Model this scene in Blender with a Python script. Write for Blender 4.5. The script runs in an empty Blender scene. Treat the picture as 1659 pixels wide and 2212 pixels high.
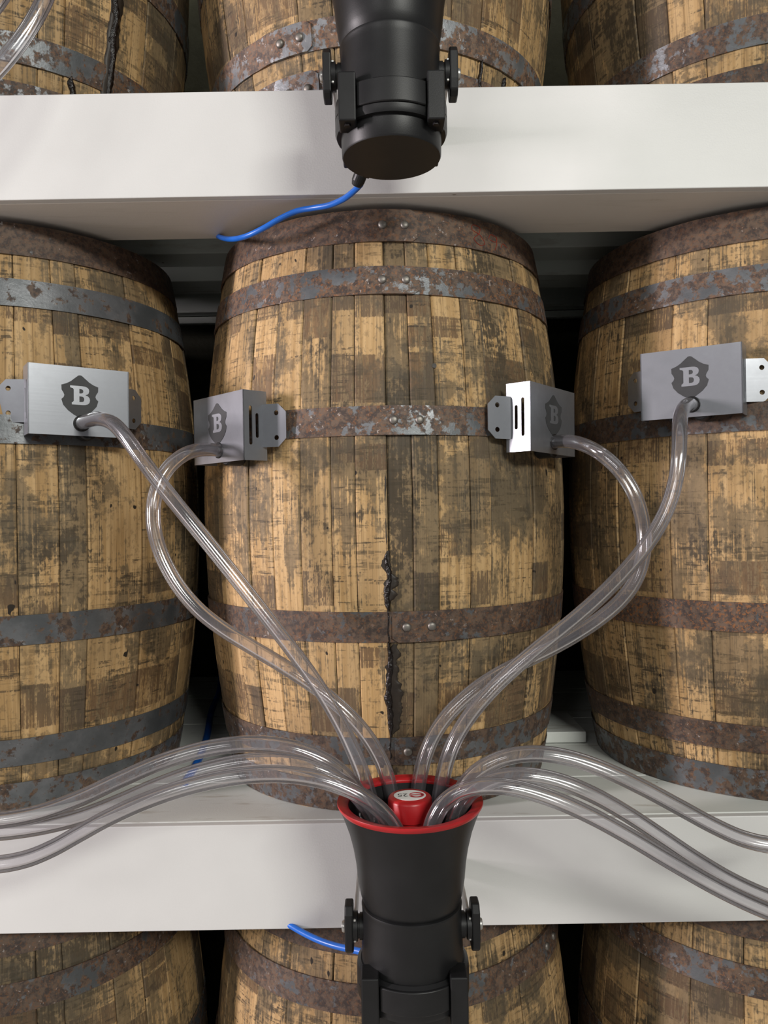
import bpy, bmesh, math, random
from mathutils import Vector, Matrix, noise as mnoise
from mathutils.geometry import tessellate_polygon

# ------------------------------------------------------------------ camera, world, lights
SC = bpy.context.scene
COL = SC.collection
EYE = 1.46                       # height of the lens above the floor
FPX = 1661.0                     # focal length in pixels of the 1659 x 2212 frame
ROLL = math.radians(1.0)
cam = bpy.data.cameras.new('camera')
cam.sensor_fit = 'VERTICAL'
cam.sensor_height = 36.0
cam.lens = 36.0 * FPX / 2212.0
cam.clip_start = 0.02
camo = bpy.data.objects.new('camera', cam)
COL.objects.link(camo)
camo.matrix_world = Matrix.Translation((0, 0, EYE)) @ Matrix.Rotation(math.pi / 2, 4, 'X') @ Matrix.Rotation(-ROLL, 4, 'Z')
SC.camera = camo

SC.view_settings.view_transform = 'Standard'
SC.view_settings.look = 'None'
SC.view_settings.gamma = 1.0
SC.view_settings.use_curve_mapping = False
SC.view_settings.exposure = 0.0
SC.cycles.max_bounces = 4
SC.cycles.diffuse_bounces = 2
SC.cycles.glossy_bounces = 2
SC.cycles.transparent_max_bounces = 20
SC.cycles.caustics_reflective = False
SC.cycles.sample_clamp_indirect = 2.5
SC.cycles.adaptive_threshold = 0.03
SC.cycles.caustics_refractive = False

world = bpy.data.worlds.new('world')
SC.world = world
world.use_nodes = True
wbg = world.node_tree.nodes['Background']
wbg.inputs['Color'].default_value = (0.95, 0.98, 1.0, 1)
wbg.inputs['Strength'].default_value = 0.15


def area_light(name, loc, target, sx, sy, energy, color):
    l = bpy.data.lights.new(name, 'AREA')
    l.shape = 'RECTANGLE'
    l.size, l.size_y = sx, sy
    l.energy = energy
    l.color = color
    o = bpy.data.objects.new(name, l)
    COL.objects.link(o)
    o.location = loc
    o.rotation_euler = (Vector(target) - Vector(loc)).to_track_quat('-Z', 'Y').to_euler()
    return o


# low work light at the left end of the aisle, two ceiling lamps over the aisle
area_light('aisle_end_light', (-4.3, -0.10, EYE + 0.50), (0, 1.2, EYE + 0.1), 0.28, 0.9, 195, (1.0, 0.90, 0.93))
area_light('ceiling_lamp_light', (1.7, -2.7, EYE + 1.75), (0.1, 1.2, EYE), 1.5, 0.5, 110, (1.0, 1.0, 0.93))
area_light('ceiling_lamp_light', (-1.7, -2.9, EYE + 1.75), (0.0, 1.2, EYE), 1.5, 0.5, 22, (1.0, 0.98, 0.96))


# ------------------------------------------------------------------ helpers
def at(px, py, d):
    """world point that stands at depth d on the ray of a pixel of the photograph"""
    u, v = px - 829.5, 1106.0 - py
    c, s = math.cos(ROLL), math.sin(ROLL)
    u0, v0 = u * c + v * s, -u * s + v * c
    return Vector((u0 * d / FPX, d, EYE + v0 * d / FPX))


def tag(o, label=None, cat=None, group=None, kind=None):
    if label: o['label'] = label
    if cat: o['category'] = cat
    if group: o['group'] = group
    if kind: o['kind'] = kind
    return o


def empty(name, loc=(0, 0, 0), rz=0.0):
    o = bpy.data.objects.new(name, None)
    o.empty_display_size = 0.05
    COL.objects.link(o)
    o.location = loc
    o.rotation_euler = (0, 0, rz)
    return o


def mesh_of(name, verts, faces, smooth=False):
    me = bpy.data.meshes.new(name)
    me.from_pydata([tuple(v) for v in verts], [], faces)
    me.validate()
    bm = bmesh.new(); bm.from_mesh(me)
    bmesh.ops.recalc_face_normals(bm, faces=bm.faces)
    bm.to_mesh(me); bm.free()
    if smooth:
        me.shade_smooth()
    me.update()
    return me


def obj(name, me, mat, parent=None, loc=None, rot=None):
    o = bpy.data.objects.new(name, me)
    COL.objects.link(o)
    if mat is not None and len(me.materials) == 0:
        me.materials.append(mat)
    if parent is not None: o.parent = parent
    if loc is not None: o.location = loc
    if rot is not None: o.rotation_euler = rot
    return o


class MB:
    """collects verts and faces of one mesh"""
    def __init__(s): s.v, s.f = [], []

    def add(s, verts, faces, M=None):
        n = len(s.v)
        s.v += [M @ Vector(p) if M is not None else Vector(p) for p in verts]
        s.f += [tuple(i + n for i in f) for f in faces]
        return s

    def box(s, x0, x1, y0, y1, z0, z1, M=None):
        v = [(x, y, z) for z in (z0, z1) for y in (y0, y1) for x in (x0, x1)]
        return s.add(v, [(0, 2, 3, 1), (4, 5, 7, 6), (0, 1, 5, 4), (2, 6, 7, 3), (0, 4, 6, 2), (1, 3, 7, 5)], M)

    def lathe(s, prof, n=48, M=None, closed=False):
        v = []
        for r, z in prof:
            for i in range(n):
                a = 2 * math.pi * i / n
                v.append((r * math.cos(a), r * math.sin(a), z))
        f = []
        m = len(prof)
        for k in range(m if closed else m - 1):
            k2 = (k + 1) % m
            for i in range(n):
                j = (i + 1) % n
                f.append((k * n + i, k * n + j, k2 * n + j, k2 * n + i))
        if not closed:
            if prof[0][0] > 1e-4: f.append(tuple(range(n - 1, -1, -1)))
            if prof[-1][0] > 1e-4: f.append(tuple((m - 1) * n + i for i in range(n)))
        return s.add(v, f, M)

    def prism(s, poly, h0, h1, M=None):
        """poly in the local xy plane, extruded along z"""
        n = len(poly)
        v = [(p[0], p[1], h0) for p in poly] + [(p[0], p[1], h1) for p in poly]
        f = [tuple(range(n - 1, -1, -1)), tuple(range(n, 2 * n))]
        f += [(i, (i + 1) % n, (i + 1) % n + n, i + n) for i in range(n)]
        return s.add(v, f, M)

    def plate(s, outer, holes, t0, t1, M=None):
        """flat plate with holes: polygons in local xz, thickness along y from t0 to t1"""
        loops = [outer] + list(holes)
        tris = tessellate_polygon([[Vector((p[0], p[1], 0)) for p in lp] for lp in loops])
        flat = [p for lp in loops for p in lp]
        n = len(flat)
        v = [(p[0], t0, p[1]) for p in flat] + [(p[0], t1, p[1]) for p in flat]
        f = [tuple(t) for t in tris] + [tuple(i + n for i in reversed(t)) for t in tris]
        k = 0
        for lp in loops:
            m = len(lp)
            f += [(k + i, k + (i + 1) % m, k + (i + 1) % m + n, k + i + n) for i in range(m)]
            k += m
        return s.add(v, f, M)

    def mesh(s, name, smooth=False): return mesh_of(name, s.v, s.f, smooth)

    def build(s, name, mat, parent=None, smooth=False, loc=None, rot=None, bevel=0, segs=2):
        me = s.mesh(name, smooth)
        o = obj(name, me, mat, parent, loc, rot)
        if bevel:
            b = o.modifiers.new('bevel', 'BEVEL'); b.width = bevel; b.segments = segs
            b.limit_method = 'ANGLE'; b.angle_limit = math.radians(40)
        return o


def auto_smooth(me, deg=35):
    """smooth shading that keeps hard edges"""
    bm = bmesh.new(); bm.from_mesh(me)
    for e in bm.edges:
        if len(e.link_faces) == 2:
            e.smooth = e.calc_face_angle(0) < math.radians(deg)
    for f in bm.faces: f.smooth = True
    bm.to_mesh(me); bm.free()


def catmull(pts, per=10):
    P = [pts[0] * 2 - pts[1]] + list(pts) + [pts[-1] * 2 - pts[-2]]
    out = []
    for i in range(1, len(P) - 2):
        p0, p1, p2, p3 = P[i - 1], P[i], P[i + 1], P[i + 2]
        for k in range(per):
            t = k / per
            out.append(0.5 * ((2 * p1) + (p2 - p0) * t + (2 * p0 - 5 * p1 + 4 * p2 - p3) * t * t
                              + (3 * p1 - p0 - 3 * p2 + p3) * t ** 3))
    out.append(P[-2])
    return out


def relax(pts, n):
    """evens out the hand-picked points so that a hose bends smoothly"""
    pts = [p.copy() for p in pts]
    for _ in range(n):
        q = [p.copy() for p in pts]
        for i in range(1, len(pts) - 1):
            q[i] = pts[i] * 0.5 + (pts[i - 1] + pts[i + 1]) * 0.25
        pts = q
    return pts


def sweep(path, radii, n=16, inner=None):
    """pipe along a path; with inner radius it is a hollow hose"""
    rings = []
    t0 = (path[1] - path[0]).normalized()
    ref = Vector((0, 0, 1)) if abs(t0.z) < 0.9 else Vector((1, 0, 0))
    nrm = t0.cross(ref).normalized()
    frames = []
    for i, p in enumerate(path):
        a, b = path[max(i - 1, 0)], path[min(i + 1, len(path) - 1)]
        t = (b - a).normalized()
        nrm = (nrm - t * nrm.dot(t)).normalized()
        frames.append((p, nrm.copy(), t.cross(nrm)))
    v, f = [], []

    def shell(r):
        base = len(v)
        for p, a, b in frames:
            for k in range(n):
                th = 2 * math.pi * k / n
                v.append(p + a * (r * math.cos(th)) + b * (r * math.sin(th)))
        return base
    m = len(frames)
    o = shell(radii)
    for i in range(m - 1):
        for k in range(n):
            j = (k + 1) % n
            f.append((o + i * n + k, o + i * n + j, o + (i + 1) * n + j, o + (i + 1) * n + k))
    if inner:
        q = shell(inner)
        for i in range(m - 1):
            for k in range(n):
                j = (k + 1) % n
                f.append((q + i * n + k, q + (i + 1) * n + k, q + (i + 1) * n + j, q + i * n + j))
        for i in (0, m - 1):
            for k in range(n):
                j = (k + 1) % n
                f.append((o + i * n + k, o + i * n + j, q + i * n + j, q + i * n + k))
    else:
        f.append(tuple(o + k for k in range(n - 1, -1, -1)))
        f.append(tuple(o + (m - 1) * n + k for k in range(n)))
    return v, f


# ------------------------------------------------------------------ procedural materials
class NT:
    def __init__(s, name):
        s.mat = bpy.data.materials.new(name)
        s.mat.use_nodes = True
        s.t = s.mat.node_tree
        s.n = s.t.nodes
        s.bsdf = s.n['Principled BSDF']
        s.out = s.n['Material Output']

    def node(s, typ, **kw):
        nd = s.n.new(typ)
        for k, v in kw.items(): setattr(nd, k, v)
        return nd

    def link(s, a, b): s.t.links.new(a, b)

    def put(s, sock, v):
        if isinstance(v, bpy.types.NodeSocket): s.link(v, sock)
        else:
            if hasattr(sock.default_value, '__len__') and not hasattr(v, '__len__'): v = (v,) * len(sock.default_value)
            if hasattr(sock.default_value, '__len__') and len(sock.default_value) == 4 and len(v) == 3: v = (*v, 1)
            sock.default_value = v

    def m(s, op, a, b=0.0, c=0.0, clamp=False):
        nd = s.node('ShaderNodeMath', operation=op)
        nd.use_clamp = clamp
        s.put(nd.inputs[0], a); s.put(nd.inputs[1], b); s.put(nd.inputs[2], c)
        return nd.outputs[0]

    def step(s, v, lo, hi):
        nd = s.node('ShaderNodeMapRange', interpolation_type='SMOOTHSTEP')
        s.put(nd.inputs['Value'], v); s.put(nd.inputs['From Min'], lo); s.put(nd.inputs['From Max'], hi)
        return nd.outputs['Result']

    def mix(s, fac, a, b, blend='MIX'):
        nd = s.node('ShaderNodeMix', data_type='RGBA', blend_type=blend)
        s.put(nd.inputs[0], fac); s.put(nd.inputs[6], a); s.put(nd.inputs[7], b)
        return nd.outputs[2]

    def noise(s, vec, scale=1.0, detail=3.0, rough=0.55, dist=0.0):
        nd = s.node('ShaderNodeTexNoise')
        s.put(nd.inputs['Vector'], vec)
        nd.inputs['Scale'].default_value = scale
        nd.inputs['Detail'].default_value = detail
        nd.inputs['Roughness'].default_value = rough
        nd.inputs['Distortion'].default_value = dist
        return nd.outputs['Fac']

    def white(s, w):
        nd = s.node('ShaderNodeTexWhiteNoise', noise_dimensions='1D')
        s.put(nd.inputs['W'], w)
        return nd.outputs['Value']

    def xyz(s, x, y, z):
        nd = s.node('ShaderNodeCombineXYZ')
        s.put(nd.inputs[0], x); s.put(nd.inputs[1], y); s.put(nd.inputs[2], z)
        return nd.outputs[0]

    def sep(s, v):
        nd = s.node('ShaderNodeSeparateXYZ'); s.put(nd.inputs[0], v)
        return nd.outputs

    def objc(s): return s.node('ShaderNodeTexCoord').outputs['Object']

    def bump(s, h, strength, dist):
        nd = s.node('ShaderNodeBump')
        s.put(nd.inputs['Height'], h)
        nd.inputs['Strength'].default_value = strength
        nd.inputs['Distance'].default_value = dist
        s.link(nd.outputs['Normal'], s.bsdf.inputs['Normal'])

    def set(s, **kw):
        for k, v in kw.items(): s.put(s.bsdf.inputs[k.replace('_', ' ')], v)
        return s


def mat_wood():
    n = NT('aged_oak')
    x, y, z = n.sep(n.objc())[:3]
    info = n.node('ShaderNodeObjectInfo')
    rnd = info.outputs['Random']
    cs = n.node('ShaderNodeSeparateColor'); n.link(info.outputs['Color'], cs.inputs[0])
    tone, stain, seed = cs.outputs[0], cs.outputs[1], cs.outputs[2]
    geo = n.node('ShaderNodeNewGeometry').outputs['Position']
    off = n.m('MULTIPLY', rnd, 91.7)

    def st(sx, sz, k=0.0):
        return n.xyz(n.m('ADD', n.m('MULTIPLY', x, sx), n.m('ADD', off, k)), off, n.m('MULTIPLY', z, sz))
    fine = n.noise(st(430, 7), detail=2.0)
    med = n.noise(st(130, 3.2, 5), detail=1.0)
    blot = n.noise(st(26, 15, 9), detail=5.0, rough=0.66)
    patch = n.noise(st(9, 5, 14), detail=2.0, rough=0.6)
    speck = n.noise(st(170, 120, 3), detail=2.0, rough=0.6)
    wide = n.noise(geo, scale=5.5, detail=4.0, rough=0.6)
    hscr = n.noise(st(13, 210, 21), detail=2.0, rough=0.6)
    hmask = n.noise(st(7, 6, 31), detail=1.0)
    # heartwood colour and grain
    c = n.mix(n.step(med, 0.30, 0.70), (0.60, 0.395, 0.19), (0.43, 0.265, 0.112))
    c = n.mix(n.m('MULTIPLY', n.step(fine, 0.54, 0.70), 0.60), c, (0.19, 0.11, 0.045))
    c = n.mix(n.m('MULTIPLY', n.step(patch, 0.42, 0.70), 0.60), c, (0.29, 0.195, 0.095))
    # brown-grey crust of weathering with ragged edges along the fibre, black mould inside it
    crust = n.m('ADD', n.m('MULTIPLY', n.noise(st(17, 6.5, 41), detail=5.0, rough=0.62), 0.62), n.m('MULTIPLY', wide, 0.38))
    crust = n.m('ADD', crust, n.m('MULTIPLY', n.m('SUBTRACT', fine, 0.5), 0.26))
    crust = n.m('ADD', crust, n.m('MULTIPLY', n.m('SUBTRACT', speck, 0.5), 0.20))
    crust = n.m('ADD', crust, n.m('MULTIPLY', n.m('SUBTRACT', stain, 0.5), 0.34))
    cf = n.step(crust, 0.465, 0.535)
    ccol = n.mix(n.step(blot, 0.38, 0.62), (0.205, 0.150, 0.085), (0.105, 0.080, 0.048))
    c = n.mix(n.m('MULTIPLY', cf, 0.80), c, ccol)
    w = n.m('ADD', n.m('MULTIPLY', blot, 0.50), n.m('MULTIPLY', wide, 0.50))
    w = n.m('ADD', w, n.m('MULTIPLY', n.m('SUBTRACT', fine, 0.5), 0.20))
    w = n.m('ADD', w, n.m('MULTIPLY', n.m('SUBTRACT', speck, 0.5), 0.30))
    w = n.m('ADD', w, n.m('MULTIPLY', n.m('SUBTRACT', stain, 0.5), 0.26))
    c = n.mix(n.m('MULTIPLY', n.step(w, 0.565, 0.63), 0.72), c, (0.042, 0.034, 0.025))
    # prints of former hoops: bands at fixed heights, worn through along the grain
    tot = None
    wear = n.m('ADD', n.m('MULTIPLY', fine, 0.38), n.m('ADD', n.m('MULTIPLY', blot, 0.37), n.m('MULTIPLY', speck, 0.25)))
    for i, (zc, hw, pres) in enumerate(((0.735, 0.024, 0.60), (0.625, 0.034, 0.55), (0.322, 0.024, 0.58), (0.150, 0.032, 0.62), (0.685, 0.015, 0.30),
                                        (0.222, 0.014, 0.32), (0.515, 0.018, 0.40), (0.395, 0.022, 0.16))):
        r1 = n.white(n.m('ADD', n.m('MULTIPLY', seed, 53.0), i * 7.31))
        r2 = n.white(n.m('ADD', n.m('MULTIPLY', seed, 31.0), i * 3.77 + 0.4))
        cz = n.m('ADD', zc, n.m('MULTIPLY', n.m('SUBTRACT', r2, 0.5), 0.020))
        d = n.m('ABSOLUTE', n.m('SUBTRACT', z, cz))
        d = n.m('ADD', d, n.m('MULTIPLY', n.m('SUBTRACT', fine, 0.5), 0.005))
        b = n.m('SUBTRACT', 1.0, n.step(d, hw - 0.001, hw + 0.001))
        b = n.m('MULTIPLY', b, n.m('LESS_THAN', r1, pres))
        tot = b if tot is None else n.m('MAXIMUM', tot, b)
    tot = n.m('MULTIPLY', tot, n.step(wear, 0.555, 0.475))
    tot = n.m('MULTIPLY', tot, 0.80)
    bandc = n.mix(n.step(patch, 0.40, 0.62), (0.105, 0.060, 0.033), (0.060, 0.045, 0.034))
    c = n.mix(tot, c, bandc)
    # cross scratches left by rolling and saw marks
    hs = n.m('MULTIPLY', n.step(hscr, 0.585, 0.65), n.step(hmask, 0.46, 0.56))
    hs = n.m('MULTIPLY', hs, n.step(speck, 0.40, 0.52))
    c = n.mix(n.m('MULTIPLY', hs, 0.74), c, (0.045, 0.033, 0.022))
    # mottled grey clouds that run across neighbouring staves, fine dirt everywhere
    cl = n.m('ADD', n.m('MULTIPLY', n.noise(geo, scale=7.0, detail=1.0), 0.6), n.m('MULTIPLY', n.noise(geo, scale=42.0, detail=4.0, rough=0.7), 0.4))
    c = n.mix(n.m('MULTIPLY', n.step(cl, 0.545, 0.60), 0.62), c, (0.085, 0.070, 0.048))
    c = n.mix(n.m('MULTIPLY', n.step(speck, 0.52, 0.66), 0.34), c, (0.10, 0.070, 0.040))
    gx, gy, gz = n.sep(geo)[:3]
    run = n.noise(n.xyz(n.m('MULTIPLY', gx, 17), n.m('MULTIPLY', gy, 17), n.m('MULTIPLY', gz, 150)), detail=3.0, rough=0.62)
    run = n.m('MULTIPLY', n.step(run, 0.54, 0.60), n.step(wide, 0.44, 0.56))
    run = n.m('MULTIPLY', run, n.step(fine, 0.36, 0.50))
    c = n.mix(n.m('MULTIPLY', run, 0.62), c, (0.060, 0.045, 0.026))
    # pinholes
    c = n.mix(n.step(n.noise(st(75, 48, 55), detail=1.0), 0.76, 0.79), c, (0.025, 0.018, 0.012))
    tn = n.m('ADD', 0.53, n.m('MULTIPLY', tone, 0.92))
    c = n.mix(1.0, c, n.xyz(tn, tn, tn), 'MULTIPLY')
    n.set(Base_Color=c, Roughness=n.m('ADD', 0.52, n.m('MULTIPLY', med, 0.3)))
    n.bsdf.inputs['Specular IOR Level'].default_value = 0.35
    n.bump(n.m('ADD', n.m('MULTIPLY', fine, 0.7), n.m('MULTIPLY', speck, 0.4)), 0.55, 0.0012)
    return n.mat


def mat_hoop():
    n = NT('rusted_hoop_steel')
    co = n.objc()
    x, y, z = n.sep(co)[:3]
    info = n.node('ShaderNodeObjectInfo')
    cs = n.node('ShaderNodeSeparateColor'); n.link(info.outputs['Color'], cs.inputs[0])
    rust, dark, warm = cs.outputs[0], cs.outputs[1], cs.outputs[2]
    off = n.m('MULTIPLY', info.outputs['Random'], 47.0)
    v = n.xyz(n.m('ADD', x, off), y, n.m('ADD', z, off))
    big = n.noise(v, scale=13, detail=5, rough=0.62)
    sm = n.noise(v, scale=58, detail=5, rough=0.65)
    tiny = n.noise(v, scale=240, detail=3, rough=0.6)
    r = n.m('ADD', n.m('MULTIPLY', big, 0.38), n.m('MULTIPLY', sm, 0.62))
    r = n.m('ADD', r, n.m('MULTIPLY', n.m('SUBTRACT', rust, 0.5), 0.42))
    steel = n.mix(n.step(big, 0.35, 0.65), (0.115, 0.122, 0.128), (0.21, 0.215, 0.225))
    brown = n.mix(n.step(n.noise(v, scale=95, detail=5, rough=0.7), 0.40, 0.60), (0.135, 0.088, 0.060), (0.050, 0.034, 0.028))
    brown = n.mix(n.m('MULTIPLY', n.step(tiny, 0.52, 0.62), n.m('MULTIPLY', warm, 0.9)), brown, (0.24, 0.095, 0.030))
    fac = n.step(r, 0.47, 0.52)
    c = n.mix(fac, steel, brown)
    # bare scuffs and white flecks
    fl = n.m('MULTIPLY', n.step(n.noise(v, scale=120, detail=4, rough=0.7), 0.635, 0.67), n.step(big, 0.46, 0.60))
    c = n.mix(n.m('MULTIPLY', fl, 0.75), c, (0.42, 0.41, 0.40))
    dk = n.m('ADD', 0.45, n.m('MULTIPLY', dark, 1.1))
    c = n.mix(1.0, c, n.xyz(dk, dk, dk), 'MULTIPLY')
    n.set(Base_Color=c, Metallic=n.m('MULTIPLY', n.m('SUBTRACT', 1.0, fac), 0.45),
          Roughness=n.m('ADD', 0.40, n.m('MULTIPLY', fac, 0.22)))
    n.bump(n.m('ADD', n.m('MULTIPLY', sm, 0.7), n.m('MULTIPLY', tiny, 0.5)), 0.5, 0.0008)
    return n.mat


def mat_paint(name, col, worn=0.0, rough=0.42):
    n = NT(name)
    co = n.objc()
    x, y, z = n.sep(co)[:3]
    big = n.noise(co, scale=3.0, detail=4)
    fine = n.noise(co, scale=420, detail=2)
    mid = n.noise(n.xyz(n.m('MULTIPLY', x, 9), n.m('MULTIPLY', y, 40), n.m('MULTIPLY', z, 40)), detail=4)
    c = n.mix(n.step(big, 0.35, 0.7), col, tuple(k * 0.93 for k in col))
    if worn:
        s = n.noise(n.xyz(n.m('MULTIPLY', x, 6), n.m('MULTIPLY', y, 34), n.m('MULTIPLY', z, 30)), detail=6, rough=0.65)
        c = n.mix(n.m('MULTIPLY', n.step(s, 0.56, 0.66), 0.55 * worn), c, (0.46, 0.43, 0.36))
        c = n.mix(n.m('MULTIPLY', n.step(s, 0.67, 0.70), 0.7 * worn), c, (0.30, 0.19, 0.08))
    chips = n.step(n.noise(n.xyz(n.m('MULTIPLY', x, 34), n.m('MULTIPLY', y, 34), n.m('MULTIPLY', z, 55)), detail=1), 0.80, 0.815)
    c = n.mix(n.m('MULTIPLY', chips, 0.7), c, (0.22, 0.18, 0.13))
    n.set(Base_Color=c, Roughness=rough)
    n.bump(n.m('ADD', n.m('MULTIPLY', fine, 0.4), n.m('MULTIPLY', mid, 0.6)), 0.18, 0.0015)
    return n.mat


def mat_plastic(name, col, rough=0.45, spec=0.4, bump=0.12, scale=700):
    n = NT(name)
    co = n.objc()
    f = n.noise(co, scale=scale, detail=2)
    b = n.noise(co, scale=22, detail=4)
    c = n.mix(n.step(b, 0.35, 0.7), col, tuple(min(1, k * 1.22 + 0.001) for k in col))
    n.set(Base_Color=c, Roughness=n.m('ADD', rough, n.m('MULTIPLY', n.m('SUBTRACT', b, 0.5), 0.12)))
    n.bsdf.inputs['Specular IOR Level'].default_value = spec
    n.bump(f, bump, 0.0004)
    return n.mat


def mat_steel(name, col=(0.36, 0.37, 0.40), rough=0.34, stretch=(4, 4, 260)):
    n = NT(name)
    co = n.objc()
    x, y, z = n.sep(co)[:3]
    br = n.noise(n.xyz(n.m('MULTIPLY', x, stretch[0]), n.m('MULTIPLY', y, stretch[1]), n.m('MULTIPLY', z, stretch[2])), detail=3)
    sm = n.noise(co, scale=18, detail=5, rough=0.6)
    c = n.mix(n.step(sm, 0.30, 0.72), col, tuple(k * 0.80 for k in col))
    n.set(Base_Color=c, Metallic=0.80, Roughness=n.m('ADD', rough, n.m('MULTIPLY', n.m('SUBTRACT', sm, 0.5), 0.25)))
    n.bump(br, 0.05, 0.0005)
    return n.mat


def mat_tube(name, tint0, tint1, hz0, hz1, fmul):
    """thin wall of clear vinyl: lets light through, reflects by Fresnel, slightly hazy lilac"""
    n = NT(name)
    co = n.objc()
    lw = n.node('ShaderNodeLayerWeight'); lw.inputs['Blend'].default_value = 0.42
    haze = n.noise(co, scale=30, detail=0.0) if hz0 > 0.03 else 0.5
    edge = n.m('POWER', lw.outputs['Facing'], 1.9)
    tr = n.node('ShaderNodeBsdfTransparent'); n.put(tr.inputs['Color'], n.mix(edge, tint0, tint1))
    gl = n.node('ShaderNodeBsdfGlossy'); gl.inputs['Roughness'].default_value = 0.11
    gl.inputs['Color'].default_value = (1, 1, 1, 1)
    fr = n.node('ShaderNodeFresnel'); fr.inputs['IOR'].default_value = 1.45
    df = n.node('ShaderNodeBsdfDiffuse'); df.inputs['Color'].default_value = (0.86, 0.82, 0.87, 1)
    tl = n.node('ShaderNodeBsdfTranslucent'); tl.inputs['Color'].default_value = (0.86, 0.82, 0.87, 1)
    hz = n.node('ShaderNodeMixShader'); hz.inputs[0].default_value = 0.5
    n.link(df.outputs[0], hz.inputs[1]); n.link(tl.outputs[0], hz.inputs[2])
    m1 = n.node('ShaderNodeMixShader')
    n.put(m1.inputs[0], n.m('ADD', n.m('MULTIPLY', edge, hz1), n.m('MULTIPLY', n.m('ADD', 0.6, haze), hz0)))
    n.link(tr.outputs[0], m1.inputs[1]); n.link(hz.outputs[0], m1.inputs[2])
    m2 = n.node('ShaderNodeMixShader')
    n.put(m2.inputs[0], n.m('MINIMUM', n.m('MULTIPLY', fr.outputs[0], fmul), 0.85))
    n.link(m1.outputs[0], m2.inputs[1]); n.link(gl.outputs[0], m2.inputs[2])
    n.link(m2.outputs[0], n.out.inputs['Surface'])
    return n.mat


def mat_tar():
    n = NT('leaked_tar')
    co = n.objc()
    b = n.noise(co, scale=160, detail=4, rough=0.6)
    n.set(Base_Color=n.mix(b, (0.004, 0.003, 0.003), (0.014, 0.008, 0.006)), Roughness=0.16)
    n.bump(b, 0.9, 0.003)
    return n.mat


def mat_stain():
    n = NT('soaked_stain')
    co = n.objc()
    b = n.noise(co, scale=90, detail=4)
    n.set(Base_Color=n.mix(b, (0.014, 0.011, 0.009), (0.045, 0.032, 0.022)), Roughness=0.5)
    n.bump(b, 0.4, 0.001)
    return n.mat


def mat_concrete(name, col):
    n = NT(name)
    co = n.objc()
    a = n.noise(co, scale=4, detail=6, rough=0.65)
    b = n.noise(co, scale=70, detail=4)
    c = n.mix(n.step(a, 0.3, 0.7), col, tuple(k * 0.6 for k in col))
    n.set(Base_Color=c, Roughness=0.8)
    n.bump(b, 0.4, 0.004)
    return n.mat


WOOD, HOOP = mat_wood(), mat_hoop()
PAINT = mat_paint('white_shelf_paint', (0.735, 0.728, 0.712))
PAINT_TOP = mat_paint('worn_white_paint', (0.78, 0.80, 0.76), worn=1.0, rough=0.5)
PAINT_UNDER = mat_paint('primed_board', (0.74, 0.70, 0.645), worn=0.25, rough=0.7)
ROUGH_TIMBER = mat_paint('rough_whitewashed_timber', (0.80, 0.84, 0.78), worn=0.6, rough=0.8)
BLACK = mat_plastic('black_moulded_plastic', (0.0085, 0.0085, 0.009), 0.42, 0.38)
BLACK_IN = mat_plastic('black_horn_throat', (0.010, 0.008, 0.009), 0.35, 0.4)
RED = mat_plastic('red_plastic', (0.40, 0.010, 0.013), 0.36, 0.5, 0.05)
BLUE = mat_plastic('blue_cable_jacket', (0.012, 0.13, 0.56), 0.35, 0.5, 0.05)
STEEL = mat_steel('brushed_steel')
STEEL_BOLT = mat_steel('bolt_steel', (0.56, 0.55, 0.52), 0.32, (60, 60, 60))
RIVET = mat_steel('rivet_steel', (0.26, 0.24, 0.215), 0.50, (60, 60, 60))
GALV = mat_steel('bracket_strap_steel', (0.72, 0.71, 0.69), 0.45, (40, 4, 40))
ETCH = mat_plastic('etched_dark_grey', (0.040, 0.041, 0.043), 0.5, 0.35, 0.05)
ETCH_B = mat_steel('bare_letter_steel', (0.40, 0.41, 0.44), 0.36)
TUBE = mat_tube('clear_vinyl', (0.985, 0.98, 0.99), (0.74, 0.69, 0.75), 0.075, 0.20, 1.45)
TUBE_IN = mat_tube('clear_vinyl_bore', (0.99, 0.985, 0.99), (0.80, 0.76, 0.80), 0.020, 0.08, 1.2)
TAR, STAIN = mat_tar(), mat_stain()
WHITE_LABEL = mat_plastic('white_label_print', (0.78, 0.77, 0.75), 0.4, 0.4, 0.02)
GREY_PRINT = mat_plastic('grey_label_print', (0.06, 0.06, 0.065), 0.4, 0.4, 0.02)
RED_PRINT = mat_plastic('red_label_print', (0.50, 0.03, 0.04), 0.4, 0.4, 0.02)
CHALK = mat_plastic('red_chalk', (0.22, 0.035, 0.022), 0.9, 0.1, 0.3, 300)
CONCRETE = mat_concrete('floor_concrete', (0.56, 0.54, 0.51))
PLASTER_SHADED = mat_concrete('shaded_wall_plaster', (0.085, 0.082, 0.055))  # gap shade put into the wall colour, near black behind the lower rows

PLASTER_LIT = mat_concrete('lit_olive_wall_plaster', (0.44, 0.42, 0.28))  # same wall, paler copy standing for the light reaching it above the upper shelf

# ------------------------------------------------------------------ the setting
FRONT = 1.07           # depth of the shelf fronts
BY, BX = 1.37, 0.65    # depth of the barrel axes, spacing of the barrels
SHELF_TOP = (EYE + 0.590, EYE - 0.431)
SHELF_T = 0.147

fl = MB().box(-4.5, 4.5, -3.2, 2.2, -0.05, 0.0).build('floor', CONCRETE); tag(fl, kind='structure')
bw = MB().box(-4.5, 4.5, 2.06, 2.2, 0.0, SHELF_TOP[0] - 0.02).build('wall_back', PLASTER_SHADED); tag(bw, kind='structure')
bw = MB().box(-4.5, 4.5, 2.06, 2.2, SHELF_TOP[0] - 0.02, 3.9).build('wall_back', PLASTER_LIT); tag(bw, kind='structure')

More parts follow.
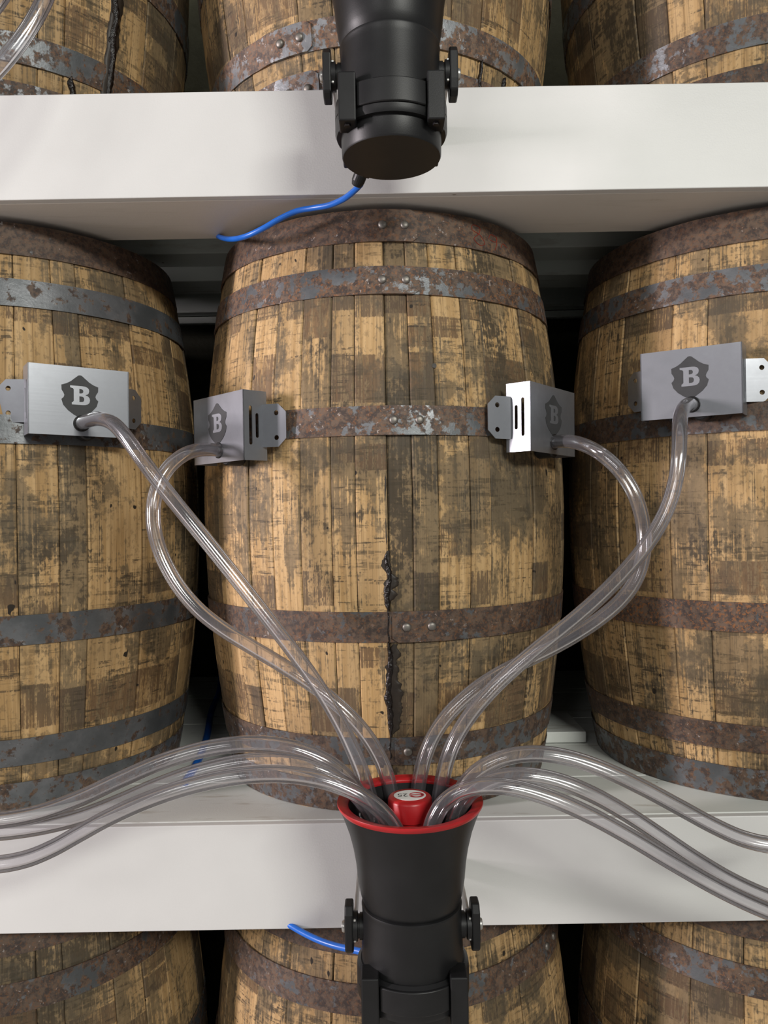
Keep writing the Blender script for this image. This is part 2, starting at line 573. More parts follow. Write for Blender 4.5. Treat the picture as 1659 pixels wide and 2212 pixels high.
SX0, SX1 = -2.0, 2.0
SHELF_Z = ((0.0, SHELF_TOP[1] - SHELF_T - 0.001), (SHELF_TOP[1] + 0.001, SHELF_TOP[0] - SHELF_T - 0.001), (SHELF_TOP[0] + 0.001, SHELF_TOP[0] + 1.0))
for nm, x in (('light_block_left', -1.03), ('light_block_right', 0.985)):         # unseen panels added to keep stray light out of the barrel gaps
    mbw = MB()
    for z0, z1 in SHELF_Z: mbw.box(x, x + 0.045, FRONT + 0.03, 2.06, z0, z1)
    tag(mbw.build(nm, PLASTER_SHADED), kind='structure')
shelf_labels = ('white painted timber shelf carrying the upper row of barrels',
                'white painted timber shelf under the middle row of barrels')
rng = random.Random(11)
for zt, lab in zip(SHELF_TOP, shelf_labels):
    sh = tag(empty('shelf', (0, FRONT, zt)), lab, 'shelf', 'shelves of the barrel rack')
    t = SHELF_T
    MB().box(SX0, SX1, 0.0, 0.012, -t, -0.0008).build('front_board', PAINT, sh, bevel=0.0012)
    MB().box(SX0, SX1, 0.0132, 0.164, -t, -t + 0.02).build('underside_board', PAINT_UNDER, sh, bevel=0.0015)
    # top planks, running along the shelf; rearmost added to stop light leaking behind
    for y0, y1 in ((0.0128, 0.168), (0.170, 0.338), (0.340, 0.520), (0.522, 0.74), (0.78, 0.985)):
        MB().box(SX0, SX1, y0, y1, -0.022, 0.0 if y0 < 0.3 else -0.001).build('top_plank', PAINT_TOP, sh, bevel=0.0012)
    # joists seen from below, behind the underside board
    MB().box(SX0, SX1, 0.38, 0.458, -0.0965, -0.0245).build('joist', ROUGH_TIMBER, sh, bevel=0.002)
    MB().box(SX0, SX1, 0.46, 0.55, -0.124, -0.0245).build('joist', ROUGH_TIMBER, sh, bevel=0.002)
    MB().box(SX0, SX1, 0.78, 0.80, -0.128, -0.112).build('rear_rail', ROUGH_TIMBER, sh, bevel=0.002)
    MB().box(SX0, SX1, 0.742, 0.778, -0.112, -0.001).build('rear_beam', ROUGH_TIMBER, sh, bevel=0.002)
cl = MB().box(-0.040, 0.040, 0.0, 0.15, 0.0, 0.020).build('wooden_cleat', PAINT_TOP, loc=(BX / 2, FRONT + 0.345, SHELF_TOP[1] + 0.0005), bevel=0.0015)
tag(cl, 'white wooden cleat lying on the shelf between the middle and right barrels', 'wood block')
# rack plinth the bottom row stands on
PL_TOP = SHELF_TOP[1] - SHELF_T - 0.869
pl = MB().box(SX0, SX1, FRONT, FRONT + 0.75, 0.0, PL_TOP).build('rack_plinth', PAINT_TOP, bevel=0.003)
tag(pl, kind='structure')

# ------------------------------------------------------------------ barrels
BH = 0.865
RB, RH = 0.3115, 0.2665


def Rw(z):
    t = (2 * z / BH - 1.0)
    return RB - (RB - RH) * abs(t) ** 1.9


stave_cache = {}


def stave_mesh(w):
    """w = angular width; the stave faces -Y"""
    w = round(w, 3)
    if w in stave_cache: return stave_cache[w]
    n = 14
    e, b = 0.0005 / RB, 0.0020 / RB
    cols = [(-w / 2 + e, -0.026), (-w / 2 + e, -0.0012), (-w / 2 + e + b, 0.0), (0.0, 0.0004), (w / 2 - e - b, 0.0), (w / 2 - e, -0.0012), (w / 2 - e, -0.026)]
    v, f = [], []
    for i in range(n + 1):
        z = BH * i / n
        for a, dr in cols:
            r = Rw(z) + dr
            v.append((r * math.sin(a), -r * math.cos(a), z))
    m = len(cols)
    for i in range(n):
        for k in range(m - 1):
            f.append((i * m + k, i * m + k + 1, (i + 1) * m + k + 1, (i + 1) * m + k))
        f.append((i * m + m - 1, i * m, (i + 1) * m, (i + 1) * m + m - 1))
    f.append(tuple(range(m - 1, -1, -1)))
    f.append(tuple(n * m + k for k in range(m)))
    me = mesh_of('stave', v, f)
    auto_smooth(me, 30)
    stave_cache[w] = me
    return me


HOOPS = ((0.815, 0.8640), (0.737, 0.778), (0.537, 0.578), (0.250, 0.293), (0.073, 0.113), (0.001, 0.047))


def hoop_mesh(z0, z1):
    nz, na = 3, 96
    mb = MB()

    def strip(a0, a1, n, lift0, lift1, closed, clip=0.0):
        v, f = [], []
        cnt = n if closed else n + 1
        for i in range(cnt):
            a = a0 + (a1 - a0) * i / n
            lift = lift0 + (lift1 - lift0) * min(1.0, i / 3.0)
            end = (not closed) and i == n
            for side in (0, 1):
                for k in range(nz + 1):
                    zz0, zz1 = (z0 + clip, z1 - clip) if end else (z0, z1)
                    z = zz0 + (zz1 - zz0) * k / nz
                    r = Rw(z) + (0.0024 if side == 0 else 0.0002) + lift
                    v.append((r * math.sin(a), -r * math.cos(a), z))
        q = 2 * (nz + 1)
        for i in range(n):
            j = (i + 1) % cnt
            for k in range(nz):
                f.append((i * q + k, j * q + k, j * q + k + 1, i * q + k + 1))
                f.append((i * q + nz + 1 + k, i * q + nz + 2 + k, j * q + nz + 2 + k, j * q + nz + 1 + k))
            f.append((i * q, i * q + nz + 1, j * q + nz + 1, j * q))
            f.append((i * q + nz, j * q + nz, j * q + 2 * nz + 1, i * q + 2 * nz + 1))
        if not closed:
            for i in (0, n):
                for k in range(nz):
                    f.append((i * q + k, i * q + k + 1, i * q + nz + 2 + k, i * q + nz + 1 + k))
        mb.add(v, f)
    strip(0, 2 * math.pi, na, 0, 0, True)
    strip(-0.34, 0.0, 12, 0.0002, 0.0025, False, 0.006)
    me = mb.mesh('hoop')
    auto_smooth(me, 30)
    return me


hoop_me = [hoop_mesh(*h) for h in HOOPS]
rv = MB().lathe([(0.0062, 0.0), (0.0062, 0.0018), (0.0050, 0.0036), (0.0026, 0.0043), (0.0, 0.0044)], 16)
RIVET_ME = rv.mesh('rivet'); auto_smooth(RIVET_ME, 50)
hd = MB().lathe([(0.0, 0.0), (0.235, 0.0), (0.235, 0.02), (0.0, 0.02)], 40)
HEAD_ME = hd.mesh('barrel_head')

# stave seams of the middle barrel, read across its belly
SEAMS_PX = (440, 471, 501, 536, 588, 648, 715, 768, 838, 892, 949, 1018, 1063, 1154, 1186, 1214)


def px_angle(px, bx=0.0, R=RB, py=1106):
    """bearing round a barrel of the surface point seen at pixel column px"""
    k = at(px, py, 1.0).x
    A, B, C = k * k + 1, -2 * (k * bx + BY), bx * bx + BY * BY - R * R
    D = max(B * B - 4 * A * C, 0)
    y = (-B - math.sqrt(D)) / (2 * A)
    return math.atan2(k * y - bx, -(y - BY))


def drip(name, mat, barrel, a, z0, z1, half, seed, lift, wob=0.35, n=26, over=0.0026):
    """irregular streak lying on the barrel surface (z0 upper, z1 lower end)"""
    r = random.Random(seed)
    v, f = [], []
    cols = 5
    for i in range(n + 1):
        t = i / n
        z = z0 + (z1 - z0) * t
        taper = min(1.0, t * 4 + 0.25, (1 - t) * 6 + 0.25)
        nl = mnoise.noise((t * n * 0.16, seed * 3.1, 0)) * 1.3 + mnoise.noise((t * n * 0.5, seed * 5.7, 9)) * 0.25
        nr = mnoise.noise((t * n * 0.16, seed * 3.1, 40)) * 1.3 + mnoise.noise((t * n * 0.5, seed * 5.7, 29)) * 0.25
        wl = half * taper * max(0.12, 1 + wob * 1.6 * nl)
        wr = half * taper * max(0.12, 1 + wob * 1.6 * nr)
        ac = a + half / RB * 0.35 * math.sin(t * 9 + seed)
        for k in range(cols):
            s = k / (cols - 1) * 2 - 1
            aa = ac + (wl if s < 0 else wr) * s / RB
            h = lift * (1 - s * s) * (0.6 + 0.6 * r.random())
            rr = Rw(z) + over * (1 if abs(s) < 0.9 else 0.2) + h
            v.append((rr * math.sin(aa), -rr * math.cos(aa), z))
    for i in range(n):
        for k in range(cols - 1):
            f.append((i * cols + k, i * cols + k + 1, (i + 1) * cols + k + 1, (i + 1) * cols + k))
    # closed underside
    base = len(v)
    for i in range(n + 1):
        for k in (0, cols - 1):
            p = Vector(v[i * cols + k]); q = Vector((p.x, p.y, 0)).normalized() * (Rw(p.z) - 0.0015)
            v.append((q.x, q.y, p.z))
    for i in range(n):
        f.append((base + 2 * i, base + 2 * i + 2, base + 2 * i + 3, base + 2 * i + 1))
        f.append((i * cols, (i + 1) * cols, base + 2 * i + 2, base + 2 * i))
        f.append((i * cols + cols - 1, base + 2 * i + 1, base + 2 * i + 3, (i + 1) * cols + cols - 1))
    me = mesh_of(name, v, f, True)
    return obj(name, me, mat, barrel)


def barrel(bx, base_z, label, seed, rusty, darkness, warm, lap=0.0, mirror=(), seams=None, tones=None, group='oak barrels on the rack'):
    r = random.Random(seed)
    root = tag(empty('oak_barrel', (bx, BY, base_z)), label, 'barrel', group)
    if seams:
        angs = sorted(seams)
    else:
        angs = [r.uniform(0, 0.2) - math.pi]
    first = angs[0] + 2 * math.pi
    a = angs[-1]
    extra = []
    while True:
        w = r.choice((0.13, 0.18, 0.22, 0.26, 0.30, 0.34))
        if first - (a + w) < 0.12:
            break
        a += w
        extra.append(a)
    angs = angs + extra + [first]
    for i in range(len(angs) - 1):
        w = angs[i + 1] - angs[i]
        mid = (angs[i] + angs[i + 1]) / 2
        s = obj('stave', stave_mesh(w), WOOD, root)
        dr = r.uniform(-0.0011, 0.0011)
        s.location = (dr * math.sin(mid), -dr * math.cos(mid), 0)
        s.rotation_euler = (0, 0, mid)
        tn, stn = r.uniform(0.36, 0.62), r.uniform(0.28, 0.72)
        if tones and i < len(tones): tn, stn = tones[i]
        s.color = (tn, stn, r.random(), 1)
    for z in (0.022, BH - 0.045):
        obj('barrel_head', HEAD_ME, WOOD, root, (0, 0, z)).color = (0.4, 0.5, r.random(), 1)
    for i, (z0, z1) in enumerate(HOOPS):
        h = obj('hoop', hoop_me[i], HOOP, root)
        flip = i in mirror
        la = lap[i] if isinstance(lap, (list, tuple)) else lap + r.uniform(-0.05, 0.05)
        h.rotation_euler = (0, 0, la)
        if flip: h.scale = (-1, 1, 1)
        h.color = (rusty[i], darkness[i], warm[i], 1)
        zc = (z0 + z1) / 2
        for ra in (-0.065, -0.180):
            R = Rw(zc) + 0.0046
            slope = (Rw(zc + 0.01) - Rw(zc - 0.01)) / 0.02
            p = Vector((R * math.sin(ra), -R * math.cos(ra), zc))
            nrm = Vector((math.sin(ra), -math.cos(ra), -slope)).normalized()
            q = obj('rivet', RIVET_ME, RIVET, h, p)
            q.rotation_euler = nrm.to_track_quat('Z', 'Y').to_euler()
    return root


row_z = (SHELF_TOP[0], SHELF_TOP[1], PL_TOP)
cs = [px_angle(p) for p in SEAMS_PX]
# (tone, stain) of the fifteen staves facing the lens
ct = [(0.50, 0.5), (0.62, 0.34), (0.60, 0.38), (0.64, 0.30), (0.58, 0.36), (0.50, 0.60), (0.56, 0.50), (0.62, 0.42), (0.42, 0.74),
      (0.48, 0.62), (0.60, 0.34), (0.58, 0.44), (0.50, 0.60), (0.48, 0.52), (0.46, 0.55)]
mid_c = barrel(0, row_z[1], 'whole oak barrel in the middle with a black tar leak down its front', 5,
               (0.80, 0.56, 0.58, 0.66, 0.56, 0.50), (0.52, 0.50, 0.58, 0.42, 0.36, 0.38), (0.45, 0.75, 0.55, 0.50, 0.2, 0.3),
               lap=[px_angle(925), px_angle(922), px_angle(940), px_angle(843), px_angle(845), px_angle(1000)], mirror=(3, 4), seams=cs, tones=ct)
mid_l = barrel(-BX, row_z[1], 'oak barrel at the left edge of the middle row, blue-grey hoops', 7,
               (0.80, 0.36, 0.40, 0.46, 0.36, 0.46), (0.40, 0.42, 0.34, 0.40, 0.34, 0.48), (0.25, 0.2, 0.2, 0.25, 0.3, 0.3), lap=-1.1)
mid_r = barrel(BX, row_z[1], 'oak barrel at the right edge of the middle row, hoops speckled with rust', 19,
               (0.86, 0.52, 0.62, 0.78, 0.66, 0.50), (0.40, 0.52, 0.34, 0.50, 0.40, 0.38), (0.35, 0.45, 0.3, 0.95, 0.5, 0.35), lap=1.3)
up_c = barrel(0, row_z[0], 'oak barrel of the upper row behind the hanging horn, pale scuffed hoops with rivets', 23,
              (0.5, 0.5, 0.5, 0.5, 0.50, 0.54), (0.5, 0.5, 0.5, 0.5, 0.80, 0.85), (0.3, 0.3, 0.3, 0.3, 0.45, 0.4), lap=-0.35)
up_l = barrel(-BX, row_z[0], 'oak barrel at the left of the upper row with thick black tar', 29,
              (0.5, 0.5, 0.5, 0.5, 0.52, 0.56), (0.5, 0.5, 0.5, 0.5, 0.42, 0.40), (0.3, 0.3, 0.3, 0.3, 0.6, 0.5), lap=-1.0)
up_r = barrel(BX, row_z[0], 'oak barrel at the right of the upper row, wet-looking dark hoops', 31,
              (0.5, 0.5, 0.5, 0.5, 0.58, 0.70), (0.5, 0.5, 0.5, 0.5, 0.46, 0.34), (0.3, 0.3, 0.3, 0.3, 0.5, 0.5), lap=1.0)
lo_c = barrel(0, row_z[2], 'oak barrel of the bottom row behind the lower horn', 37,
              (0.85, 0.66, 0.7, 0.5, 0.5, 0.5), (0.40, 0.46, 0.42, 0.4, 0.4, 0.4), (0.35, 0.35, 0.4, 0.3, 0.3, 0.3), lap=1.2)
lo_l = barrel(-BX, row_z[2], 'shaded oak barrel at the left of the bottom row', 41,
              (0.80, 0.62, 0.6, 0.5, 0.5, 0.5), (0.36, 0.36, 0.36, 0.4, 0.4, 0.4), (0.45, 0.5, 0.4, 0.3, 0.3, 0.3), lap=-1.3)
lo_r = barrel(BX, row_z[2], 'oak barrel at the right of the bottom row with grey mottled hoop', 43,
              (0.84, 0.56, 0.6, 0.5, 0.5, 0.5), (0.34, 0.55, 0.36, 0.4, 0.4, 0.4), (0.3, 0.5, 0.4, 0.3, 0.3, 0.3), lap=1.4)


def zl(py, d, base):      # pixel row -> height above a barrel's base
    return at(829, py, d).z - base


b0 = row_z[1]
a_leak = px_angle(840, py=1400)
drip('tar_stain', STAIN, mid_c, a_leak, zl(1190, 1.06, b0), zl(1312, 1.065, b0), 0.0090, 3, 0.0002, 0.5, 60, over=0.0008)
drip('tar_stain', STAIN, mid_c, a_leak + 0.02, zl(1392, 1.067, b0), zl(1586, 1.085, b0), 0.0105, 8, 0.0002, 0.5, 90, over=0.0008)
drip('tar_leak', TAR, mid_c, a_leak, zl(1195, 1.06, b0), zl(1318, 1.065, b0), 0.0046, 4, 0.003, 0.35, 40, over=0.0014)
drip('tar_leak', TAR, mid_c, a_leak, zl(1316, 1.06, b0), zl(1388, 1.067, b0), 0.0018, 5, 0.0012, 0.5)
drip('tar_leak', TAR, mid_c, a_leak, zl(1386, 1.066, b0), zl(1592, 1.085, b0), 0.0052, 6, 0.003, 0.35, 60, over=0.0014)
drip('tar_leak', TAR, mid_c, a_leak, zl(1590, 1.085, b0), zl(1640, 1.09, b0), 0.0022, 7, 0.0012, 0.5)
drip('seam_stain', STAIN, mid_c, a_leak - 0.004, zl(960, 1.06, b0), zl(1196, 1.06, b0), 0.0012, 12, 0.0003, 0.5, over=0.0006)
# peg hole in the middle barrel
ph = MB().lathe([(0.0034, -0.001), (0.0034, 0.0009), (0.0, 0.0009)], 14)
apeg = px_angle(943, py=790)
zpeg = zl(790, 1.072, b0)
o = ph.build('peg_hole', STAIN, mid_c, loc=(Rw(zpeg) * math.sin(apeg), -Rw(zpeg) * math.cos(apeg), zpeg))
o.rotation_euler = (math.pi / 2, 0, apeg)

bu = row_z[0]
aul = px_angle(236, -BX, 0.285, py=80)
drip('tar_leak', TAR, up_l, aul, 0.42, 0.020, 0.0070, 21, 0.005, 0.55, 80)
drip('tar_stain', STAIN, up_l, aul - 0.005, 0.42, 0.02, 0.0105, 22, 0.0002, 0.6, 80, over=0.0028)
drip('tar_leak', TAR, up_l, px_angle(152, -BX, 0.275, py=150), 0.075, 0.018, 0.0050, 23, 0.003, 0.5)
for i, (px, z0, z1, hw) in enumerate(((1034, 0.074, 0.025, 0.0032), (1082, 0.066, 0.006, 0.0042), (1112, 0.070, 0.002, 0.0045))):
    drip('tar_leak', TAR, up_c, px_angle(px, 0, 0.275, py=110), z0, z1, hw, 31 + i, 0.002, 0.5)


# ------------------------------------------------------------------ red chalk figures on the top hoop of the middle barrel
def chalk_stroke(pts, parent, zoff):
    path = []
    for px, py in pts:
        z = zl(py, 1.15, b0)
        a = px_angle(px, 0, Rw(0.84), py=500)
        r = Rw(0.84) + 0.0020
        zz = 0.8375 + (505 - py) * 0.00063
        r = Rw(zz) + 0.0024
        path.append(Vector((r * math.sin(a), -r * math.cos(a), zz)))
    return sweep(catmull(path, 5), 0.0006, 5)


mb = MB()
for pts in ([(1030, 500), (1018, 492), (1022, 480), (1036, 484), (1032, 500), (1020, 515), (1030, 528), (1042, 522), (1036, 505), (1028, 498)],
            [(1052, 506), (1058, 494), (1070, 498), (1066, 510), (1054, 508)], [(1070, 496), (1068, 515), (1062, 532)],
            [(1076, 520), (1082, 508), (1090, 515)]):
    v, f = chalk_stroke(pts, mid_c, 0)
    mb.add(v, f)
mb.build('chalk_figures', CHALK, mid_c, True)


# ------------------------------------------------------------------ steel boxes with the shield and letter
def circle(cx, cz, r, n=16):
    return [(cx + r * math.cos(2 * math.pi * i / n), cz + r * math.sin(2 * math.pi * i / n)) for i in range(n)]


def slot(cx, cz, hw, hh, n=6):
    p = []
    for i in range(n + 1):
        a = math.pi * i / n
        p.append((cx + hw * math.cos(a), cz + hh - hw + hw * math.sin(a)))
    for i in range(n + 1):
        a = math.pi + math.pi * i / n
        p.append((cx + hw * math.cos(a), cz - hh + hw + hw * math.sin(a)))
    return p


def smooth_loop(pts, per=4):
    n = len(pts)
    out = []
    for i in range(n):
        p0, p1, p2, p3 = (Vector(pts[(i + k) % n]) for k in (-1, 0, 1, 2))
        for k in range(per):
            t = k / per
            q = 0.5 * ((2 * p1) + (p2 - p0) * t + (2 * p0 - 5 * p1 + 4 * p2 - p3) * t * t + (3 * p1 - p0 - 3 * p2 + p3) * t ** 3)
            out.append((q.x, q.y))
    return out


BW, BHH, BD, ST = 0.1375, 0.0985, 0.030, 0.0016
half = [(0, 0), (9, 2), (24, 15), (48, 36), (70, 49), (95, 58), (94, 84), (84, 100), (80, 112), (84, 124), (95, 135), (86, 165), (62, 193), (32, 215), (8, 228)]
sh_pts = [(x, -y) for x, y in half] + [(0, -231)] + [(-x, -y) for x, y in reversed(half[1:])]
k = 0.0610 / 231
SHIELD = [(x * k, y * k + 0.0375) for x, y in sh_pts]
B_OUT = [(0, 100), (60, 100), (74, 99), (87, 94), (94, 86), (96, 76), (93, 64), (86, 57), (76, 53), (88, 49), (97, 40), (100, 28), (97, 14), (88, 5),
         (76, 1), (62, 0), (8, 0), (8, 11), (14, 14), (18, 20), (18, 80), (14, 86), (0, 90)]
B_H1 = [(46, 84), (54, 84), (62, 82), (66, 76), (66, 69), (62, 63), (54, 61), (46, 61)]
B_H2 = [(46, 45), (56, 45), (65, 43), (70, 37), (71, 29), (68, 20), (61, 16), (46, 15)]
kb = 0.0270 / 100


def bl(pts): return [((x - 50) * kb, (y - 50) * kb + 0.0085) for x, y in pts]


HOLE_X, HOLE_Z = 0.002, -0.0315


def steel_box(yaw, bx, phi, z, tilt, label, tab_tilt=0.50):
    Rm = RB + 0.0045
    root = tag(empty('steel_box', (bx + Rm * math.sin(phi), BY - Rm * math.cos(phi), z)), label, 'metal box', 'steel boxes screwed to the middle hoops')
    root.rotation_euler = (Matrix.Rotation(yaw, 4, 'Z') @ Matrix.Rotation(tilt, 4, 'Y')).to_euler()
    w, h = BW / 2, BHH / 2
    back = 0.009
    MB().plate([(-w, -h), (w, -h), (w, h), (-w, h)], [circle(HOLE_X, HOLE_Z, 0.0095, 20)], -BD, -BD + ST).build('face_plate', STEEL, root)
    for s in (-1, 1):
        M = Matrix.Translation((s * w, 0, 0)) @ Matrix.Rotation(math.pi / 2, 4, 'Z')
        # local x of the plate runs along +y of the box
        o = MB().plate([(-BD, -h), (back, -h), (back, h), (-BD, h)],
                       [slot(-BD * 0.60, 0.0, 0.0026, 0.0275), slot(-BD * 0.24, 0.0, 0.0026, 0.0175)], 0.0 if s > 0 else -ST, ST if s > 0 else 0.0, M)
        o.build('side_wall', STEEL, root)
        tw, th, c = 0.037, 0.0305, 0.012
        M = Matrix.Translation((s * (w - 0.001), back - 0.006, 0)) @ Matrix.Rotation(s * tab_tilt, 4, 'Z')
        out = [(0, -th), (tw - c, -th), (tw, -th + c), (tw, th - c), (tw - c, th), (0, th)]
        out = [(s * x, y) for x, y in (out if s > 0 else reversed(out))]
        MB().plate(out, [circle(s * 0.022, 0.0175, 0.0036, 14), circle(s * 0.022, -0.0175, 0.0036, 14)], -ST, 0.0, M).build('mounting_tab', STEEL, root)
    em = MB().plate(SHIELD, [], -BD - 0.0005, -BD - 0.0001).build('shield_emblem', ETCH, root)
    em['label'] = 'dark etched shield emblem'
    lt = MB().plate(bl(B_OUT), [bl(B_H1), bl(B_H2)], -BD - 0.0009, -BD - 0.0004).build('letter', ETCH_B, em)
    lt['label'] = 'bare steel letter B'
    # grommet round the hose hole and the black striker housing inside
    gm = MB().lathe([(0.0094, -0.003), (0.0116, -0.003), (0.0116, 0.0012), (0.0094, 0.0012)], 24, Matrix.Translation((HOLE_X, -BD, HOLE_Z)) @ Matrix.Rotation(math.pi / 2, 4, 'X'), True)
    gm.build('grommet', BLACK, root, True)
    ac = MB().lathe([(0.013, 0.0), (0.014, 0.002), (0.014, 0.025), (0.012, 0.027)], 24, Matrix.Translation((0.012, 0.002, -0.040)) @ Matrix.Rotation(math.pi / 2, 4, 'X'))
    ac.build('striker_housing', BLACK, root)
    bpy.context.view_layer.update()
    return root


box_spec = (
    ('box1', -BX, math.radians(39.5), at(172, 862, 1.078).z, 0.012, 'steel box with shield and letter B, on the left barrel'),
    ('box2', 0.0, math.radians(-43.8), at(478, 922, 1.095).z, 0.0, 'steel box with shield and letter B, on the left flank of the middle barrel'),
    ('box3', 0.0, math.radians(46.5), at(1190, 902, 1.095).z, 0.02, 'steel box with shield and letter B, on the right flank of the middle barrel'),
    ('box4', BX, math.radians(-38), at(1484, 822, 1.078).z, 0.0, 'steel box with shield and letter B, on the right barrel'),
)
BOX = {}
BOX_YAW = {'box1': 33.5, 'box2': -47.0, 'box3': 50.0, 'box4': -33.0}
for key, bx, phi, z, tilt, lab in box_spec:
    BOX[key] = steel_box(math.radians(BOX_YAW[key]), bx, phi, z, tilt, lab)


# ------------------------------------------------------------------ horn loudspeakers
HD = 0.92                       # depth of the horn axes


def horn(x, pivot_z, label, tilt=0.0):
    root = tag(empty('horn_speaker', (x, HD, pivot_z)), label, 'horn', 'black horn speakers on the shelf fronts')
    root.rotation_euler = (0, tilt, 0)

    def lat(name, prof, mat, parent=root, n=64, closed=False, deg=35, loc=None):
        me = MB().lathe(prof, n, None, closed).mesh(name)
        auto_smooth(me, deg)
        return obj(name, me, mat, parent, loc)
    # flared bell: outer skin, open mouth, inner skin down to a closed throat
    lat('bell', [(0.0540, 0.026), (0.0566, 0.031), (0.0590, 0.036), (0.0608, 0.042), (0.0622, 0.050), (0.0638, 0.060), (0.0655, 0.078), (0.0685, 0.096), (0.0735, 0.116),
                 (0.0795, 0.133), (0.0840, 0.1440), (0.0738, 0.1440), (0.0725, 0.133), (0.0700, 0.116), (0.0650, 0.096), (0.0610, 0.070), (0.0560, 0.060), (0.0, 0.060)], BLACK)
    rim = lat('rim', [(0.0838, 0.1436), (0.0860, 0.1465), (0.0872, 0.1492), (0.0868, 0.1506), (0.0820, 0.1500), (0.0745, 0.1478), (0.0738, 0.1466), (0.0742, 0.1440)], RED, closed=True, deg=50)
    rim['label'] = 'red rim of the mouth'
    # centre plug with the sticker
    pl = lat('centre_plug', [(0.022, 0.0602), (0.022, 0.128), (0.0262, 0.130), (0.0265, 0.151), (0.0252, 0.1535), (0.0236, 0.1545), (0.0, 0.1548)], RED, n=40)
    pl['label'] = 'red centre plug'
    st = MB().prism([(0.0192 * math.cos(2 * math.pi * i / 40), 0.0165 * math.sin(2 * math.pi * i / 40)) for i in range(40)], 0.1549, 0.1553).build('sticker', WHITE_LABEL, pl)
    # lettering lies on the sticker and reads from the barrel side
    for body, mat, sx, off, size in (('2S', GREY_PRINT, 1.0, (-0.0085, 0.0006), 0.0135),):
        cu = bpy.data.curves.new('t', 'FONT'); cu.body = body; cu.size = size; cu.align_x = 'CENTER'; cu.align_y = 'CENTER'
        to = bpy.data.objects.new('t', cu); COL.objects.link(to)
        me = bpy.data.meshes.new_from_object(to.evaluated_get(bpy.context.evaluated_depsgraph_get()))
        bpy.data.objects.remove(to)
        me.name = 'lettering'
        ob = obj('lettering', me, mat, pl, (off[0], off[1], 0.1555), (0, 0, math.pi))
    v, f = [], []
    ring = []
    for i in range(31):                       # red "e": an open ring with a cross bar
        a = math.radians(-20 - 318 * i / 30)
        ro = 0.0092; ri = 0.0060 if i > 6 else 0.0070
        ring.append((ro * math.cos(a), 0.92 * ro * math.sin(a), ri * math.cos(a), 0.92 * ri * math.sin(a)))
    for xo, yo, xi, yi in ring: v += [(xo, yo, 0), (xi, yi, 0)]
    f = [(2 * i, 2 * i + 1, 2 * i + 3, 2 * i + 2) for i in range(30)]
    e = MB().add(v, f)
    e.add([(-0.0076, -0.0012, 0), (0.0090, -0.0012, 0), (0.0090, 0.0012, 0), (-0.0076, 0.0012, 0)], [(0, 1, 2, 3)])
    e.build('lettering', RED_PRINT, pl, loc=(0.0080, 0.0, 0.1556), rot=(0, 0, math.pi))
    # body, clamp ring, end cap
    lat('body', [(0.0, 0.031), (0.0575, 0.031), (0.0596, 0.0302), (0.0600, 0.0285), (0.0596, 0.0270), (0.0592, 0.020), (0.0598, -0.010), (0.0606, -0.036), (0.0, -0.036)], BLACK)
    cr = lat('clamp_ring', [(0.0, -0.0355), (0.0620, -0.0355), (0.0660, -0.0385), (0.0668, -0.044), (0.0668, -0.0565), (0.0660, -0.0568), (0.0660, -0.0576), (0.0668, -0.0580),
                            (0.0668, -0.0710), (0.0650, -0.0755), (0.0, -0.0755)], BLACK)
    lat('end_cap', [(0.0, -0.069), (0.0600, -0.069), (0.0592, -0.0975), (0.0580, -0.0995), (0.0, -0.0997)], BLACK)
    for s in (-1, 1):
        for q in (-1, 1):
            MB().box(s * 0.0400 - 0.0 if s > 0 else -0.0600, 0.0600 if s > 0 else -0.0400, -0.0605 if q < 0 else 0.030, -0.030 if q < 0 else 0.0605,
                     -0.083, -0.0275).build('lug', BLACK, cr, bevel=0.0018)
            MB().lathe([(0.0, 0.0), (0.0038, 0.0), (0.0038, 0.003), (0.0, 0.003)], 6).build('screw', STEEL_BOLT if False else BLACK_IN, cr, loc=(s * 0.050, q * 0.051, -0.0855))
    # front tongue between the lugs
    tg = [(0.0695 * math.sin(a), -0.0695 * math.cos(a)) for a in [(-0.60 + 1.2 * i / 28) for i in range(29)]]
    tg += [(0.060 * math.sin(a), -0.060 * math.cos(a)) for a in [(0.60 - 1.2 * i / 28) for i in range(29)]]
    auto_smooth(MB().prism(tg, -0.0660, -0.0385).build('tongue', BLACK, cr, bevel=0.0012).data, 40)
    # pivots: collar, lever plate, bolt, strap bracket back to the shelf
    plate = [(-0.013, -0.024), (-0.006, -0.029), (0.010, -0.029), (0.016, -0.018), (0.016, 0.020), (0.009, 0.029), (-0.009, 0.029), (-0.016, 0.020), (-0.016, -0.012)]
    for s in (-1, 1):
        M = Matrix.Rotation(s * math.pi / 2, 4, 'Y')
        pv = MB().lathe([(0.0150, 0.057), (0.0150, 0.0625), (0.0135, 0.0627), (0.0135, 0.0645), (0.0165, 0.0650), (0.0165, 0.0700)], 32, M).build('pivot', BLACK, root)
        auto_smooth(pv.data, 40)
        MP = Matrix(((0, 0, s, 0), (1, 0, 0, 0), (0, 1, 0, 0), (0, 0, 0, 1)))
        MB().prism(plate, 0.0700, 0.0800, MP).build('lever_plate', BLACK, pv, bevel=0.0018)
        bo = MB().lathe([(0.0068, 0.0800), (0.0072, 0.0815), (0.0060, 0.0838), (0.0, 0.0845)], 20, M).build('bolt', STEEL_BOLT, pv)
        auto_smooth(bo.data, 50)
    yb = FRONT - HD - 0.0005
    br = MB()
    for s in (-1, 1):
        x0, x1 = sorted((s * 0.0668, s * 0.0697))
        br.box(x0, x1, -0.012, yb, -0.0135, 0.0135)
    br.box(-0.0697, 0.0697, yb - 0.003, yb, -0.0135, 0.0135)
    b = br.build('strap_bracket', GALV, root, bevel=0.0006)
    # cable gland under the back of the body
    gl_ = MB()
